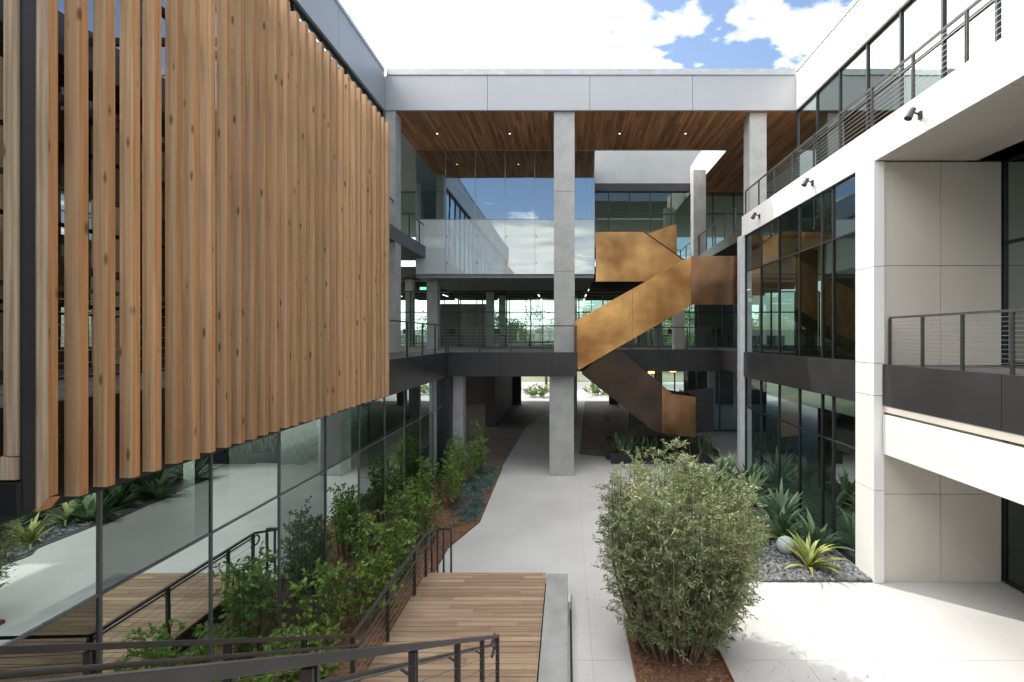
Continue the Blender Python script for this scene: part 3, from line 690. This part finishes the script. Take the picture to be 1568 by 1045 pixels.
shrub('hedge_shrub',(-2.8,45,0),1.3,1.5,14,20,14,0.12,0.06,LF_SHRUB); shrub('hedge_shrub',(3,46,0),1.5,2,14,20,14,0.12,0.06,LF_SHRUB)
def chair(x,y,r):
    e=empty('cafe_chair'); f=MB()
    for a,b in((-.2,-.2),(.2,-.2),(.2,.2),(-.2,.2)): f.tube((a*1.1,b*1.1,0),(a,b,0.45),0.013,k=6)
    f.box(-.22,.22,-.22,.22,0.44,0.465); f.tube((-.2,.2,.45),(-.2,.26,.85),0.013,k=6); f.tube((.2,.2,.45),(.2,.26,.85),0.013,k=6)
    for z in (.6,.7,.8): f.box(-.2,.2,.215+(z-.45)*.15,.23+(z-.45)*.15,z,z+.05)
    f.make('frame',RAILM,e); e.location=(x,y,0.004); e.rotation_euler=(0,0,r)
chair(2.6,28.0,0.6); chair(3.2,29.0,2.5); chair(2.2,29.4,4.0)

# ---------------------------------------------------------------- LIGHT
az=Vector((0.81,-0.586)); EL=math.radians(53)
sd=Vector((az.x*math.cos(EL),az.y*math.cos(EL),-math.sin(EL)))
s=bpy.data.lights.new('sun','SUN'); s.energy=3.7; s.angle=math.radians(0.5); s.color=(1,0.94,0.85)
so=bpy.data.objects.new('sun',s); so.rotation_euler=sd.to_track_quat('-Z','Y').to_euler(); COL.objects.link(so)
w=bpy.data.worlds.new('World'); scene.world=w; w.use_nodes=True; nt=w.node_tree; N=nt.nodes; L=nt.links
bg=N['Background']; bg.inputs['Strength'].default_value=0.15
sky=N.new('ShaderNodeTexSky'); sky.sky_type='NISHITA'; sky.sun_disc=False; sky.sun_elevation=EL; sky.sun_rotation=math.atan2(-0.81,0.586)
tc=N.new('ShaderNodeTexCoord'); sp=N.new('ShaderNodeSeparateXYZ'); L.new(tc.outputs['Generated'],sp.inputs[0])
def math_(op,a,b=None,c=None):
    n=N.new('ShaderNodeMath'); n.operation=op
    for i,q in enumerate((a,b,c)):
        if q is None: continue
        if isinstance(q,(int,float)): n.inputs[i].default_value=q
        else: L.new(q,n.inputs[i])
    return n.outputs[0]
mz=math_('MAXIMUM',sp.outputs[2],0.06); dx=math_('DIVIDE',sp.outputs[0],mz); dy=math_('DIVIDE',sp.outputs[1],mz)
cb=N.new('ShaderNodeCombineXYZ'); L.new(dx,cb.inputs[0]); L.new(dy,cb.inputs[1])
nz=N.new('ShaderNodeTexNoise'); nz.inputs['Scale'].default_value=1.5; nz.inputs['Detail'].default_value=9; nz.inputs['Roughness'].default_value=0.55; nz.inputs['Distortion'].default_value=0.3
L.new(cb.outputs[0],nz.inputs['Vector'])
cl=N.new('ShaderNodeClamp'); cl.inputs['Min'].default_value=-1.2; cl.inputs['Max'].default_value=1.0; L.new(dx,cl.inputs['Value'])
v1=math_('MULTIPLY_ADD',cl.outputs[0],-0.20,nz.outputs['Fac'])
def ss(src,a,b,o0,o1):
    m=N.new('ShaderNodeMapRange'); m.interpolation_type='SMOOTHSTEP'; L.new(src,m.inputs['Value'])
    m.inputs['From Min'].default_value=a; m.inputs['From Max'].default_value=b; m.inputs['To Min'].default_value=o0; m.inputs['To Max'].default_value=o1; return m.outputs[0]
band=math_('MULTIPLY',ss(dy,-4.5,-3.8,0,1),ss(dy,-2.3,-1.6,1,0))
v2=math_('MULTIPLY_ADD',band,-0.34,v1)
rp=N.new('ShaderNodeValToRGB'); rp.color_ramp.elements[0].position=0.37; rp.color_ramp.elements[1].position=0.52
L.new(v2,rp.inputs['Fac'])
dt=N.new('ShaderNodeVectorMath'); dt.operation='DOT_PRODUCT'; L.new(tc.outputs['Generated'],dt.inputs[0]); dt.inputs[1].default_value=tuple(-sd)
gain=ss(dt.outputs['Value'],-0.1,0.7,0.42,1.0)
n2=N.new('ShaderNodeTexNoise'); n2.inputs['Scale'].default_value=3.0; n2.inputs['Detail'].default_value=6; L.new(cb.outputs[0],n2.inputs['Vector'])
r2=N.new('ShaderNodeMapRange'); r2.inputs['From Min'].default_value=0.3; r2.inputs['From Max'].default_value=0.7; r2.inputs['To Min'].default_value=27.0; r2.inputs['To Max'].default_value=46.0
L.new(n2.outputs['Fac'],r2.inputs['Value'])
br=math_('MULTIPLY',r2.outputs[0],gain)
cc=N.new('ShaderNodeVectorMath'); cc.operation='SCALE'; cc.inputs[0].default_value=(1.0,0.99,0.97); L.new(br,cc.inputs['Scale'])
sk=N.new('ShaderNodeVectorMath'); sk.operation='SCALE'; sk.inputs['Scale'].default_value=1.5; L.new(sky.outputs[0],sk.inputs[0])
mx=N.new('ShaderNodeMix'); mx.data_type='RGBA'; L.new(rp.outputs['Color'],mx.inputs[0]); L.new(sk.outputs[0],mx.inputs[6]); L.new(cc.outputs[0],mx.inputs[7])
L.new(mx.outputs[2],bg.inputs['Color'])

# ---------------------------------------------------------------- CAMERA
cam=bpy.data.cameras.new('camera'); co=bpy.data.objects.new('camera',cam); COL.objects.link(co)
co.location=(0,0,5.7); co.rotation_euler=(math.radians(90),0,0)
cam.sensor_width=36; cam.lens=36*720/1568; cam.shift_x=-84/1568; cam.shift_y=-5.5/1568; cam.clip_end=2000; cam.clip_start=0.05
scene.camera=co
scene.view_settings.view_transform='Standard'; scene.view_settings.look='None'; scene.view_settings.exposure=0
